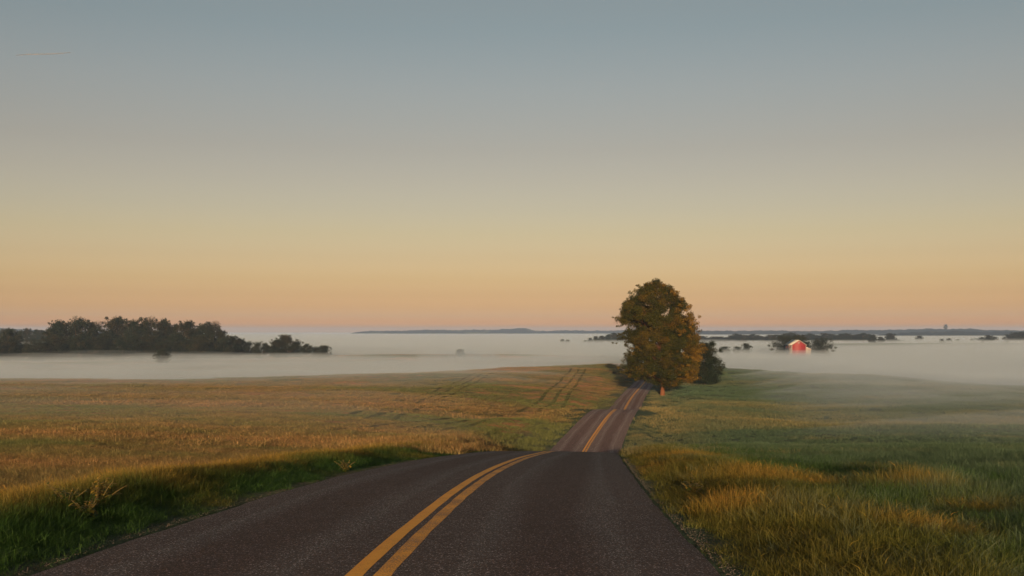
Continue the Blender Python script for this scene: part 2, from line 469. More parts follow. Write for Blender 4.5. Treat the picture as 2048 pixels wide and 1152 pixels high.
FOG_COL = (0.41, 0.535, 0.68)
fog = closed_sheet('valley_fog', fus, fYs, fog_top, lambda X, Y: np.full(X.shape, FBOT), volume_mat('fog', 0.0028, FOG_COL))
tag(fog, 'pale fog bank filling the valley behind the fields', None, None, 'stuff')
fog2 = closed_sheet('valley_fog', fus, fYs, lambda X, Y: np.maximum(fog_top(X, Y)-2.3+0.8*fbm(X/60+3, Y/50, 3), FBOT+0.5), lambda X, Y: np.full(X.shape, FBOT+0.2), volume_mat('fog', 0.0060, FOG_COL))
tag(fog2, 'denser lower layer of the valley fog bank', None, None, 'stuff')

fog3 = closed_sheet('valley_fog', fus, fYs, lambda X, Y: np.maximum(fog_top(X, Y)+1.5+2.2*fbm(X/80+13, Y/50, 3), FBOT+0.4), lambda X, Y: np.full(X.shape, FBOT+0.1), volume_mat('fog', 0.0020, FOG_COL))
tag(fog3, 'thin upper veil of the valley fog bank', None, None, 'stuff')

def mist_sheet(name, px0, px1, y0, y1, thick, dens, label, tmin=None, tmax=20):
    us_ = np.linspace((px0-1024)/F, (px1-1024)/F, 90); Y_ = np.exp(np.linspace(math.log(y0), math.log(y1), 120))
    def top(X, Y):
        u = X/Y; a = (u-us_[0])/(us_[-1]-us_[0]); b = np.log(Y/y0)/math.log(y1/y0)
        e = smooth(0, .28, a)*smooth(0, .28, 1-a)*smooth(0, .35, b)*smooth(0, .25, 1-b)
        if tmin: e = e*smooth(tmin, tmax, X-road_x(Y))**1.5
        th = thick*e*(0.75+0.7*fbm(X/25, Y/18, 3))
        return ground(X, Y) - 0.35 + np.maximum(th, 0.0)
    o = closed_sheet(name, us_, Y_, top, lambda X, Y: ground(X, Y)-1.2, volume_mat('mist', dens, FOG_COL))
    tag(o, label, None, None, 'stuff')
mist_sheet('meadow_mist', 1100, 3300, 58, 330, 2.8, 0.0050, 'thin mist lying on the right hand meadow', 4, 45)
mist_sheet('meadow_mist', 1100, 3500, 170, 560, 5.5, 0.0095, 'mist creeping over the crest of the right hand meadow', 8, 60)
mist_sheet('meadow_mist', 1300, 3500, 200, 600, 8.5, 0.0035, 'taller thin mist behind the crest of the right hand meadow', 30, 90)
mist_sheet('field_mist', -900, 1250, 40, 330, 2.2, 0.0020, 'thin mist lying on the left hand field')
mist_sheet('field_mist', -1100, 1330, 230, 600, 5.5, 0.0065, 'mist creeping over the crest of the left hand field')

# drifting wisps of fog: low lens shaped volumes, thickest in the middle
def wisp(px, Y, w, d, h, dens, zoff, label):
    x = (px-1024)*Y/F; n, k = 28, 12; V = []
    for j in range(k+1):
        a = math.pi*j/k
        for i_ in range(n):
            b = 2*math.pi*i_/n; r = 1+0.25*math.sin(3*b+px)+0.15*math.sin(5*b+Y)
            V.append((x+w/2*math.sin(a)*math.cos(b)*r, Y+d/2*math.sin(a)*math.sin(b)*r, gz(x, Y)+zoff+h/2*math.cos(a)))
    q = np.arange((k+1)*n).reshape(k+1, n); q2 = np.roll(q, -1, 1)
    o = mesh_np('fog_wisp', V, np.stack([q[:-1], q[1:], q2[1:], q2[:-1]], -1).reshape(-1, 4), volume_mat('mist', dens, FOG_COL))
    tag(o, label, None, None, 'stuff')
for a in [(60, 690, 150, 50, 9, .004), (210, 700, 120, 40, 12, .004), (300, 690, 170, 50, 8, .006), (395, 700, 110, 40, 10, .005), (520, 700, 170, 60, 8, .004), (640, 720, 120, 50, 6, .005),
          (1700, 640, 160, 60, 6, .004), (1500, 720, 130, 50, 6, .004), (1620, 730, 90, 30, 5, .004), (1880, 900, 220, 80, 9, .003), (820, 620, 220, 60, 5, .004), (1120, 700, 180, 60, 6, .004), (921, 735, 60, 34, 16, .030)]:
    wisp(*a, 2.5, 'drifting wisp of fog above the valley floor')

# the air: one box of even density round everything
def box(name, lo, hi, mat):
    v = [(x, y, z) for x in (lo[0], hi[0]) for y in (lo[1], hi[1]) for z in (lo[2], hi[2])]
    f = np.array([(0,1,3,2),(4,6,7,5),(0,4,5,1),(2,3,7,6),(0,2,6,4),(1,5,7,3)])
    return mesh_np(name, v, f, mat)
haze = box('haze', (-50500, -700, HB), (50500, 12800, 44), volume_mat('haze', 8.0e-5, (0.36, 0.56, 0.95)))
tag(haze, 'thin morning haze in the air', None, None, 'stuff')

# ------------------------------------------------------------------ foliage material
def leaf_material(name, dark, light, autumn, transl=0.25):
    m, nt, out = new_mat(name)
    v = attr(nt, 'clump'); l = attr(nt, 'leaf'); au = attr(nt, 'autumn')
    c = mix(nt, v, dark, light)
    c = mix(nt, au, c, autumn)
    c = mix(nt, 1.0, c, ramp(nt, l, [(0, 0.55), (1, 1.45)]), 'MULTIPLY')
    p = principled(nt, None, c, 0.8, 0.08)
    t = nd(nt, 'ShaderNodeBsdfTranslucent'); nt.links.new(c, t.inputs[0])
    ms = nd(nt, 'ShaderNodeMixShader'); ms.inputs[0].default_value = transl
    nt.links.new(p.outputs[0], ms.inputs[1]); nt.links.new(t.outputs[0], ms.inputs[2])
    nt.links.new(ms.outputs[0], out.inputs[0])
    return m
def bark_material(name, a, b):
    m, nt, out = new_mat(name)
    P = nd(nt, 'ShaderNodeTexCoord').outputs['Object']
    n = noise(nt, P, 3.0, 5, 0.7, 0.5, (3, 3, 0.5))
    principled(nt, out, mix(nt, n, a, b), 0.9, 0.1, n, 0.8, 0.06)
    return m
LEAF_BIG = leaf_material('maple_leaves', (0.006, 0.011, 0.002), (0.028, 0.034, 0.006), (0.12, 0.074, 0.010))
LEAF_DARK = leaf_material('dark_leaves', (0.005, 0.011, 0.007), (0.012, 0.021, 0.012), (0.026, 0.022, 0.009), 0.10)
BARK = bark_material('bark', (0.055, 0.024, 0.013), (0.14, 0.062, 0.032))
BARK_DARK = bark_material('dark_bark', (0.04, 0.032, 0.025), (0.10, 0.075, 0.055))

def leaves_np(centers, radii, counts, size, g, squash=0.8, autumn=None, shell=0.5):
    """many small leaf faces spread through clumps; returns verts, faces, attrs"""
    c = np.repeat(centers, counts, 0); r = np.repeat(radii, counts); n = len(c)
    d = g.normal(size=(n, 3)); d /= np.linalg.norm(d, axis=1)[:, None]
    rad = r*(0.75 + 0.6*g.random(n)) * g.random(n)**0.5
    p = c + d*rad[:, None]*np.array([1, 1, squash])
    a = g.normal(size=(n, 3)); a /= np.linalg.norm(a, axis=1)[:, None]
    b = np.cross(a, g.normal(size=(n, 3))); b /= np.linalg.norm(b, axis=1)[:, None]
    s = size*(0.6+0.8*g.random(n))[:, None]
    v = np.stack([p-a*s, p+b*s*0.55, p+a*s, p-b*s*0.55], 1).reshape(-1, 3)
    f = np.arange(4*n).reshape(n, 4)
    cl = np.repeat(np.repeat(g.random(len(centers)), counts), 4)
    lf = np.repeat(g.random(n), 4)
    au = np.zeros(len(centers)) if autumn is None else autumn
    au = np.repeat(np.clip(np.repeat(au, counts) + 0.25*(g.random(n)-0.5), 0, 1), 4)
    return v, f, {'clump': cl, 'leaf': lf, 'autumn': au}

def tube_np(pts, rads, k=7):
    pts = np.asarray(pts, float); rads = np.asarray(rads, float)
    tan = np.gradient(pts, axis=0); tan /= np.linalg.norm(tan, axis=1)[:, None]
    up = np.array([0.31, 0.17, 0.93])
    if abs(tan[0] @ up) > 0.9: up = np.array([1.0, 0.1, 0.0])
    s = np.cross(tan, up); s /= np.linalg.norm(s, axis=1)[:, None]; q = np.cross(tan, s)
    th = np.arange(k)*2*math.pi/k
    v = (pts[:, None] + rads[:, None, None]*(np.cos(th)[None, :, None]*s[:, None] + np.sin(th)[None, :, None]*q[:, None])).reshape(-1, 3)
    n = len(pts); i = np.arange(n*k).reshape(n, k); j = np.roll(i, -1, 1)
    return v, np.stack([i[:-1], j[:-1], j[1:], i[1:]], -1).reshape(-1, 4)
def join_np(parts):
    vs, fs, o = [], [], 0
    for v, f in parts:
        vs.append(v); fs.append(f+o); o += len(v)
    return np.concatenate(vs), np.concatenate(fs)
def bez(a, b, c, n=8):
    t = np.linspace(0, 1, n)[:, None]
    return (1-t)**2*np.array(a) + 2*t*(1-t)*np.array(b) + t**2*np.array(c)

def empty(name, loc, rz=0.0, sc=(1, 1, 1)):
    o = bpy.data.objects.new(name, None); COL.objects.link(o)
    o.location = loc; o.rotation_euler = (0, 0, rz); o.scale = sc
    o.empty_display_size = 0.5
    return o

def tree_parts(root, centers, radii, counts, leafsize, g, trunk_h, trunk_r, leafmat, barkmat, lean=(0, 0), autumn=None, squash=0.8, limbs=True, sink=0.4, shell=0.5):
    th = np.linspace(0, 1, 12)
    flare = 1 + 0.45*np.exp(-th*trunk_h/0.9)
    tp = np.stack([lean[0]*th**1.5 + 0.12*np.sin(th*5), lean[1]*th**1.5 + 0.1*np.cos(th*4)-0.1, -sink+(trunk_h+sink)*th], -1)
    tv, tf = tube_np(tp, trunk_r*(1-0.75*th)*flare, 12)
    mesh_np('trunk', tv, tf, barkmat, True, parent=root)
    if limbs:
        L_ = []
        order = np.argsort(-radii)[:70]
        for i in order:
            c = centers[i]
            z0 = max(trunk_h*0.16, min(c[2]*0.62 - 0.25*math.hypot(c[0], c[1]), trunk_h*0.96))
            k = (z0+sink)/(trunk_h+sink)
            s = np.array([np.interp(k, th, tp[:, 0]), np.interp(k, th, tp[:, 1]), z0])
            mid = (s+c)/2 + np.array([0, 0, 0.06*np.linalg.norm(c-s)])
            r0 = trunk_r*0.30*(1-0.6*k)
            L_.append(tube_np(bez(s, mid, c, 8), np.linspace(r0, r0*0.15, 8), 5))
        v, f = join_np(L_); mesh_np('limbs', v, f, barkmat, True, parent=root)
    v, f, at = leaves_np(centers, radii, counts, leafsize, g, squash, autumn, shell)
    mesh_np('crown', v, f, leafmat, False, at, parent=root)

# ------------------------------------------------------------------ the roadside tree
def big_tree():
    g = np.random.default_rng(21)
    D = 273.0; s = D/F; ax = 1325.0
    x0 = (ax-1024)*s; base = gz(x0, D)
    bz = base
    prof = [(568,1300,1322),(578,1278,1340),(592,1268,1364),(606,1254,1374),(622,1240,1384),(638,1238,1389),(652,1262,1390),(664,1258,1392),
            (678,1244,1398),(690,1256,1400),(704,1266,1402),(716,1254,1401),(730,1246,1398),(742,1246,1394),(752,1260,1388),(762,1298,1362),(767,1312,1346)]
    py = np.array([a for a, _, _ in prof], float); lf = np.array([(b-ax)*s*1.08 for _, b, _ in prof]); rt = np.array([(c-ax)*s*1.05 for _, _, c in prof])
    def zof(p): return -D*(p-HOR)/F - bz
    cs, rs, ns, au = [], [], [], []
    rows = np.linspace(572, 759, 15)
    for p in rows:
        l = np.interp(p, py, lf); r = np.interp(p, py, rt); mid = (l+r)/2; hw = (r-l)/2
        dep = min(hw*0.95, 10)
        k = max(6, int(hw*dep*0.29)+5)
        for q in range(k):
            a = g.random()*2*math.pi; rr = (0.35+0.65*math.sqrt(g.random()))
            rad = g.uniform(0.9, 2.0)*min(1, 0.45+hw/9)
            x = mid + math.cos(a)*rr*max(hw-rad*0.8, 0.4); y = math.sin(a)*rr*max(dep-rad*0.8, 0.4)
            cs.append((x, y, zof(p)+g.normal()*0.6)); rs.append(rad); ns.append(int(380*rad**2))
            au.append(np.clip(0.02+0.65*smooth(5, 10.5, np.array(x))+0.25*g.normal(), 0, 1))  # autumn tint, raised on the right to paint that flank as sunlit
    # ragged sprays at the outline
    for q in range(330):
        p = g.uniform(568, 760); l = np.interp(p, py, lf); r = np.interp(p, py, rt); mid = (l+r)/2; hw = (r-l)/2
        a = g.random()*2*math.pi; e = 0.97+0.05*g.normal() if q % 3 else 0.93
        out = g.uniform(-0.6, 0.9)
        cs.append((mid+math.cos(a)*(hw*e+out*(0.5 if math.cos(a) > 0 else 1.0)), math.sin(a)*min(hw, 9)*e, zof(p)+g.normal()*0.3)); rad = g.uniform(0.45, 0.95)
        rs.append(rad); ns.append(int(75*rad+20)); au.append(np.clip(0.1+0.5*(math.cos(a) > 0.3)+0.2*g.normal(), 0, 1))  # right hand sprays more orange, painting the sunlit edge of the crown
    # reaching twigs at the left: strings of small sprays
    for (pa, ya, pb, yb) in [(1262,640,1226,634),(1262,646,1232,652),(1268,668,1228,684),(1262,660,1236,672),(1262,628,1238,618),(1270,604,1252,600),
                             (1262,716,1246,706),(1256,738,1240,744),(1290,584,1274,572),(1340,588,1338,576),(1322,574,1322,566),(1310,576,1306,568),(1372,610,1366,600)]:
        yo = g.uniform(-4, 3)
        for t in np.linspace(0, 1, 9):
            cs.append(((pa+(pb-pa)*t-ax)*s+g.normal()*0.2, yo, zof(ya+(yb-ya)*t)+g.normal()*0.25)); rs.append(0.75*(1-0.5*t)); ns.append(int(46*(1-0.5*t))); au.append(0.15)
    cs = np.array(cs); rs = np.array(rs)
    root = empty('maple_tree', (x0, D, base))
    tree_parts(root, cs, rs, np.array(ns), 0.15, g, 23.5, 0.56, LEAF_BIG, BARK, (-0.6, 0), np.array(au), 0.8)
    tag(root, 'large bronze and green tree beside the road bend', 'tree')
big_tree()

def clump_tree(name, loc, h, w, g, nc, per, leafsize, leafmat, barkmat, skirt=0.15, label=None, group=None, autumn=0.1, top=0.9, cat='tree', pointy=0.5):
    """tree with an uneven crown of many clumps; h, w in metres"""
    cs, rs = [], []
    for i in range(nc):
        t = (i+0.5)/nc
        z = h*(skirt + (top-skirt)*t)
        env = math.sin(math.pi*min(1, (0.12+0.88*(1-t)**pointy*0.98)))**0.6 if t < 0.98 else 0.3
        env = math.sqrt(max(0.06, 1-((t-0.5)/0.55)**2)) if t > 0.5 else 0.66+0.34*math.sin(t/0.5*1.57)
        a = g.random()*2*math.pi; rr = math.sqrt(g.random())
        rad = w*g.uniform(0.12, 0.20)
        cs.append((math.cos(a)*rr*(w/2*env-rad*0.6), math.sin(a)*rr*(w/2*env-rad*0.6), z)); rs.append(rad)
    for i in range(nc):
        t = g.random(); env = math.sqrt(max(0.06, 1-((t-0.5)/0.55)**2)) if t > 0.5 else 0.66+0.34*math.sin(t/0.5*1.57); a = g.random()*2*math.pi
        cs.append((math.cos(a)*w/2*env*1.02, math.sin(a)*w/2*env*1.02, h*(skirt+(1-skirt)*t*0.97))); rs.append(w*g.uniform(0.04, 0.08))
    cs = np.array(cs); rs = np.array(rs)
    ns = np.maximum(8, (per*(rs/rs.max())**2)).astype(int)
    root = empty(name, loc)
    au = np.clip(autumn+0.25*g.normal(size=len(cs)), 0, 1)
    tree_parts(root, cs, rs, ns, leafsize, g, h*0.8, 0.02*h+0.05, leafmat, barkmat, (0.1, 0), au, 0.75, limbs=True, sink=0.5)
    tag(root, label, cat, group)
    return root

# second tree, grey green, right behind the big one
g2 = np.random.default_rng(5)
x2, y2 = (1410-1024)*322/F, 322.0
clump_tree('broadleaf_tree', (x2, y2, gz(x2, y2)-0.3), 14.6, 12.0, g2, 60, 900, 0.16, LEAF_DARK, BARK_DARK, 0.08,
           'smaller dark grey green tree just right of the big bronze tree', None, 0.0)

# ------------------------------------------------------------------ tree kinds for the groves
def copy_thing(o, loc, sc, rz):
    c = o.copy(); COL.objects.link(c); c.location = loc; c.scale = sc; c.rotation_euler = (0, 0, rz)
    for ch in list(o.children):
        d = ch.copy(); COL.objects.link(d); d.parent = c
    for k in ('group',):
        if k in c: del c[k]
    return c
PROTO = []        # unit trees, 10 m high and 8 m wide, used where first placed and then copied
def protos():
    for i in range(5):
        g = np.random.default_rng(100+i)
        PROTO.append([clump_tree('grove_tree', (0, 0, 0), 10, [7.2, 8.2, 9.0, 7.6, 8.6][i], g, [38, 46, 40, 50, 44][i], 700, 0.125,
                     LEAF_DARK, BARK_DARK, [0.22, 0.12, 0.30, 0.08, 0.18][i], None, None, [0.10, 0.25, 0.05, 0.15, 0.35][i]), False])
    for i in range(3):
        g = np.random.default_rng(200+i)
        PROTO.append([clump_tree('bush', (0, 0, 0), 10, [11.0, 13.0, 10.0][i], g, 40, 700, 0.13,
                     LEAF_DARK, BARK_DARK, 0.04, None, None, 0.08, 0.86), False])
protos()
def plant(kind, px, ytop, wpx, D, label, cat='tree', group=None, base=None, name=None):
    """tree standing at distance D in the direction px, crown top seen at row ytop"""
    x = (px-1024)*D/F
    b = gz(x, D)-0.3 if base is None else base
    h = -D*(ytop-HOR)/F - b; w = wpx*D/F
    src, used = PROTO[kind]
    sx = w/8.3 if kind < 5 else w/11.5
    rz = random.random()*6.28
    if not used:
        o = src; o.location = (x, D, b); o.scale = (sx, sx, h/10); o.rotation_euler = (0, 0, rz); PROTO[kind][1] = True
    else:
        o = copy_thing(src, (x, D, b), (sx, sx, h/10), rz)
    if name: o.name = name
    tag(o, label, cat, group)
    return o
ORD = ['first', 'second', 'third', 'fourth', 'fifth', 'sixth', 'seventh', 'eighth', 'ninth', 'tenth', 'eleventh', 'twelfth', 'thirteenth', 'fourteenth',
       'fifteenth', 'sixteenth', 'seventeenth', 'eighteenth', 'nineteenth', 'twentieth', 'twenty first', 'twenty second', 'twenty third', 'twenty fourth',
       'twenty fifth', 'twenty sixth', 'twenty seventh', 'twenty eighth', 'twenty ninth', 'thirtieth', 'thirty first', 'thirty second', 'thirty third', 'thirty fourth', 'thirty fifth', 'thirty sixth']
# tall back row of the misty grove on the left
GROVE = [(18,657,46,2),(113,639,58,0),(152,635,72,2),(190,643,48,1),(232,632,70,3),(264,638,52,0),(297,634,58,1),(325,636,46,3),(347,645,44,4),(372,640,56,3),(402,646,48,0),(426,643,48,1),(440,658,34,4)]
for i, (px, yt, w, k) in enumerate(GROVE):
    plant(k, px, yt, w, 765+(i*37) % 30, 'tall dark tree on the left grove skyline, %s from the left' % ORD[i], 'tree', 'tall trees of the misty left grove')
# lower trees in front that close the grove
xs = list(range(-12, 452, 17))
for i, px in enumerate(xs):
    yt = 680 + 6*math.sin(i*2.3) + 3*math.sin(i*5.1) - (6 if 100 < px < 430 else -2)
    plant([4, 1, 3, 5, 2, 6][i % 6], px, yt, 40+8*math.sin(i*1.7), 722+(i*53) % 24, 'low dark tree fronting the misty left grove, %s from the left' % ORD[i], 'tree', 'front row of the left grove')
TAIL = [(462,671,34,3),(480,676,26,1),(497,681,22,5),(517,682,20,6),(532,685,16,0),(553,678,28,3),(572,669,40,1),(594,680,26,5),(613,687,18,2),(632,692,22,6),(646,689,30,7)]
for i, (px, yt, w, k) in enumerate(TAIL):
    plant(k, px, yt, w*1.3, 748+(i*31) % 22, 'small tree trailing off the left grove, %s from the grove' % ORD[i], 'tree', 'small trees trailing off the left grove', -20.2)
plant(6, 325, 698, 32, 640, 'low rounded bush in front of the left grove at the fog edge', 'bush', None, -20, 'bush')
plant(7, 921, 697, 22, 770, 'faint bush standing alone in the fog, middle of the valley', 'bush', None, None, 'bush')
plant(6, 1228, 742.5, 9, 372, 'low flat dark bush on the field crest left of the big tree', 'bush', None, None, 'bush')
# bluish trees far behind the grove
for i, px in enumerate(range(-20, 118, 15)):
    plant([0, 3, 1][i % 3], px, 658+2*math.sin(i*2.1), 30, 1250, 'distant bluish tree behind the left grove, %s from the left' % ORD[i], 'tree', 'distant trees behind the grove')

# right hand valley
plant(6, 1570, 668, 54, 836, 'broad olive green tree at the left rear of the red barn', 'tree', None, -20.5, 'barnyard_tree')
plant(3, 1598, 669, 44, 850, 'brown green tree rising behind the red barn roof', 'tree', None, -20.5, 'barnyard_tree')
plant(6, 1641, 675, 50, 812, 'rounded dark tree standing right of the red barn', 'tree', None, -20.5, 'barnyard_tree')
plant(7, 1493, 685, 26, 900, 'small bush in fog left of the red barn', 'bush', None, -20, 'bush')
plant(5, 1450, 692, 26, 860, 'faint low bush in fog between second tree and barn', 'bush', None, -20, 'bush')
plant(5, 1474, 692, 18, 880, 'faint low bush beside the small foggy bush', 'bush', None, -20, 'bush')
n_ = 0
for i, px in enumerate(range(1408, 1748, 11)):
    yt = 671.5 - 3.0*smooth(1440, 1560, np.array(px)) + 2*math.sin(i*1.9) + (2.5*math.sin(i*0.7) if px < 1600 else 0)
    if 1648 < px < 1742: yt -= 1.0
    plant([0, 3, 1, 4, 2][i % 5], px, float(yt), 26, 1780+(i*71) % 120, 'dark tree in the barn treeline, %s from the left' % ORD[i], 'tree', 'treeline behind the barn', -20.5)
FARR = [(1746,669,20,1),(1762,673,18,0),(1781,666,26,3),(1790,677,22,5),(1804,680,12,6),(1838,671,16,1),(1884,677,10,6),(1898,676,13,5),(1915,678,10,6),(1944,677,9,5),(1952,676,12,6),
        (1966,680,9,7),(1978,670,22,3),(1962,674,16,0),(1990,673,14,1),(1986,681,12,6),(2014,681,12,5),(2026,683,14,7),(2016,668,20,4),(2030,664,26,3),(2046,663,28,1),(2062,664,28,0)]
for i, (px, yt, w, k) in enumerate(FARR):
    D = 1500+(i*97) % 500 if yt > 668 else 1750
    plant(k, px, yt, w, D, 'small dark tree in the far right fog, %s from the barn treeline' % ORD[i], 'tree', 'scattered trees in the far right fog', -21 if D < 1800 else -20.5)
FARM = [(1125,678,10,6),(1135,679,10,5),(1180,675,12,5),(1192,672,14,1),(1203,671,16,3),(1216,668,20,0),(1229,665,24,3),(1243,666,24,1),(1170,680,12,7)]
for i, (px, yt, w, k) in enumerate(FARM):
    plant(k, px, yt, w, 1700, 'small tree in fog left of the big tree, %s from the left' % ORD[i], 'tree', 'small trees in fog left of the big tree', -20.5)
for src, used in PROTO:
    if not used:
        for ch in list(src.children): bpy.data.objects.remove(ch)
        bpy.data.objects.remove(src)

# ------------------------------------------------------------------ far wooded ridges
def forest_material(name, a, b):
    m, nt, out = new_mat(name)
    P = worldpos(nt)
    n = noise(nt, P, 0.02, 4, 0.7)
    n2 = noise(nt, P, 0.004, 3, 0.6, 0, (1, 0.5, 1))
    c = mix(nt, ramp(nt, n, [(0.35, 0.0), (0.65, 1.0)]), a, b)
    c = mix(nt, ramp(nt, n2, [(0.60, 0.0), (0.66, 0.8)]), c, (0.10, 0.12, 0.06))
    principled(nt, out, c, 0.95, 0.05)
    return m
FOREST = forest_material('forest', (0.006, 0.011, 0.013), (0.014, 0.022, 0.020))
def ridge(name, D, depth, prof, label, seed, can=9.0):
    p0, p1 = prof[0][0], prof[-1][0]
    xs_ = np.arange((p0-1024)*D/F, (p1-1024)*D/F, 7.0)
    ys_ = np.linspace(-depth, depth, 26)
    X, V = np.meshgrid(xs_, ys_)
    top = np.interp(X*F/D+1024, [a for a, b in prof], [-D*(b-HOR)/F for a, b in prof])
    e = np.exp(-(V/(depth*0.45))**2)
    Z = -26 + (top+26)*e + can*e*(fbm(X/22+seed, V/22, 3)) + 2.5*fbm(X/9, V/60+seed, 2)
    Z[0] = Z[-1] = -30
    Y = D + V
    n, m = X.shape; i = np.arange(n*m).reshape(n, m)
    f = np.stack([i[:-1, :-1], i[:-1, 1:], i[1:, 1:], i[1:, :-1]], -1).reshape(-1, 4)
    o = mesh_np(name, np.stack([X, Y, Z], -1).reshape(-1, 3), f, FOREST, False)
    tag(o, label, None, None, 'structure')
ridge('hills', 7000, 900, [(705,668),(715,664.5),(750,662.5),(810,661.5),(850,660),(900,660),(950,660),(1000,659.5),(1025,657.5),(1040,656.5),(1052,657),(1064,660.5),(1080,662.3),(1120,661.5),(1180,661.5),(1260,661.5),(1420,663)],
      'long low wooded ridge on the middle horizon', 3, 10)
ridge('hills', 5200, 700, [(1360,663),(1400,662),(1500,662),(1620,662.5),(1700,661),(1800,659.5),(1850,658.5),(1885,658),(1925,658.5),(1960,659.5),(2048,662),(2150,663),(2300,665)],
      'long low wooded ridge on the right horizon', 11, 9)
ridge('hills', 3900, 400, [(1740,671),(1800,667),(1840,664.5),(1900,663),(1950,664),(2000,665),(2060,665),(2200,666)], 'nearer wooded rise in front of the right ridge', 31, 9)
ridge('hills', 5600, 700, [(-700,652),(-300,655),(0,657),(60,659),(120,662),(400,667),(470,672)], 'far wooded ridge at the left edge', 51, 8)
o = plant(1, 1891, 648.5, 8, 5200, 'lone tall tree breaking the skyline of the right ridge', 'tree', None, 8.0, 'lone_tree') if PROTO[1][1] else None

# ------------------------------------------------------------------ barn
def flat_mat(name, col, rough=0.7, var=0.15, scale=1.5, stretch=(1, 1, 1)):
    m, nt, out = new_mat(name)
    P = nd(nt, 'ShaderNodeTexCoord').outputs['Object']
    n = noise(nt, P, scale, 4, 0.6, 0, stretch)
    c = mix(nt, 1.0, col if False else mix(nt, 0.0, col, col), ramp(nt, n, [(0.3, 1-var), (0.7, 1+var)]), 'MULTIPLY')
    principled(nt, out, c, rough, 0.3, n, 0.3, 0.02)
    return m
def poly_obj(name, verts, faces, mat, parent=None):
    k = {}
    for f in faces: k.setdefault(len(f), []).append(f)
    return mesh_np(name, np.array(verts, float), [np.array(a) for a in k.values()], mat, parent=parent)
def cuboid(name, lo, hi, mat, parent=None):
    o = box(name, lo, hi, mat); o.parent = parent; return o
def barn():
    D = 800.0; x0 = (1598-1024)*D/F; b = gz(x0, D+9)-0.3
    zr = -D*(680.6-HOR)/F - b; ze = -D*(689.5-HOR)/F - b; hw = 5.6; L_ = 20.0
    red = flat_mat('red_boards', (0.125, 0.006, 0.010), 0.6, 0.2, 0.8, (6, 6, 0.4))
    whi = flat_mat('white_boards', (0.18, 0.165, 0.16), 0.6, 0.1)
    roofm = flat_mat('pale_metal_roof', (0.42, 0.44, 0.40), 0.5, 0.12, 0.8, (5, 1, 1))
    dark = flat_mat('dark_glass', (0.03, 0.03, 0.035), 0.3)
    greym = flat_mat('grey_sheet_roof', (0.35, 0.37, 0.40), 0.5)
    r = empty('red_barn', (x0, D, b))
    tag(r, 'red barn with a pale gabled roof rising out of the fog', 'barn')
    poly_obj('front_wall', [(-hw,0,0),(hw,0,0),(hw,0,ze),(0,0,zr),(-hw,0,ze),(-hw,0.2,0),(hw,0.2,0),(hw,0.2,ze),(0,0.2,zr),(-hw,0.2,ze)],
             [(0,1,2,3,4),(9,8,7,6,5),(0,4,9,5),(1,6,7,2)], red, r)
    cuboid('side_wall', (-hw, 0.2, 0), (-hw+0.2, L_, ze), whi, r)
    cuboid('side_wall', (hw-0.2, 0.2, 0), (hw, L_, ze), whi, r)
    poly_obj('rear_wall', [(-hw+.2,L_-.2,0),(hw-.2,L_-.2,0),(hw-.2,L_-.2,ze),(0,L_-.2,zr-.1),(-hw+.2,L_-.2,ze),(-hw+.2,L_-.4,0),(hw-.2,L_-.4,0),(hw-.2,L_-.4,ze),(0,L_-.4,zr-.1),(-hw+.2,L_-.4,ze)],
             [(4,3,2,1,0),(5,6,7,8,9)], red, r)
    k = (zr-ze)/hw; ov = 0.7
    rv = []
    for y in (-0.5, L_+0.5):
        rv += [(-hw-ov, y, ze-ov*k+0.05), (0, y, zr+0.05), (hw+ov, y, ze-ov*k+0.05), (-hw-ov, y, ze-ov*k+0.3), (0, y, zr+0.3), (hw+ov, y, ze-ov*k+0.3)]
    poly_obj('roof', rv, [(0,1,4,3),(1,2,5,4),(9,10,7,6),(10,11,8,7),(3,4,10,9),(4,5,11,10),(1,0,6,7),(2,1,7,8),(0,3,9,6),(5,2,8,11)], roofm, r)
    # white barge boards and corner boards
    for sgn in (-1, 1):
        v = [(sgn*(hw+ov), y, ze-ov*k-0.35) for y in (-0.62, -0.52)] + [(sgn*(hw+ov), y, ze-ov*k+0.33) for y in (-0.62, -0.52)] + \
            [(0, y, zr-0.32) for y in (-0.62, -0.52)] + [(0, y, zr+0.36) for y in (-0.62, -0.52)]
        poly_obj('barge_board', v, [(0,4,6,2),(1,3,7,5),(0,1,5,4),(2,6,7,3),(0,2,3,1)], whi, r)
        cuboid('corner_board', (sgn*hw-0.2, -0.08, 0), (sgn*hw+0.2, -0.003, ze-0.2), whi, r)
    # diamond loft window
    zc = ze+0.55*(zr-ze)-0.4
    wf = poly_obj('window', [(0,-.12,zc-1.0),(.65,-.12,zc),(0,-.12,zc+1.0),(-.65,-.12,zc),(0,-.003,zc-1.0),(.65,-.003,zc),(0,-.003,zc+1.0),(-.65,-.003,zc)],
             [(0,1,2,3),(0,4,5,1),(1,5,6,2),(2,6,7,3),(3,7,4,0)], whi, r)
    poly_obj('pane', [(0,-.14,zc-.35),(.22,-.14,zc),(0,-.14,zc+.35),(-.22,-.14,zc)], [(0,1,2,3)], dark, wf)
    dr = cuboid('door', (-2.0, -0.14, 0), (2.0, -0.003, 3.6), red, r)
    cuboid('door_rail', (-2.1, -0.2, 3.6), (2.1, -0.003, 3.85), whi, dr)
    for i in range(3):
        w_ = cuboid('window', (-hw-0.07, 3.5+i*6, ze-2.6), (-hw-0.003, 5.1+i*6, ze-1.0), flat_mat('red_trim', (0.35, 0.06, 0.05)), r)
        cuboid('pane', (-hw-0.10, 3.75+i*6, ze-2.35), (-hw-0.075, 4.85+i*6, ze-1.25), dark, w_)
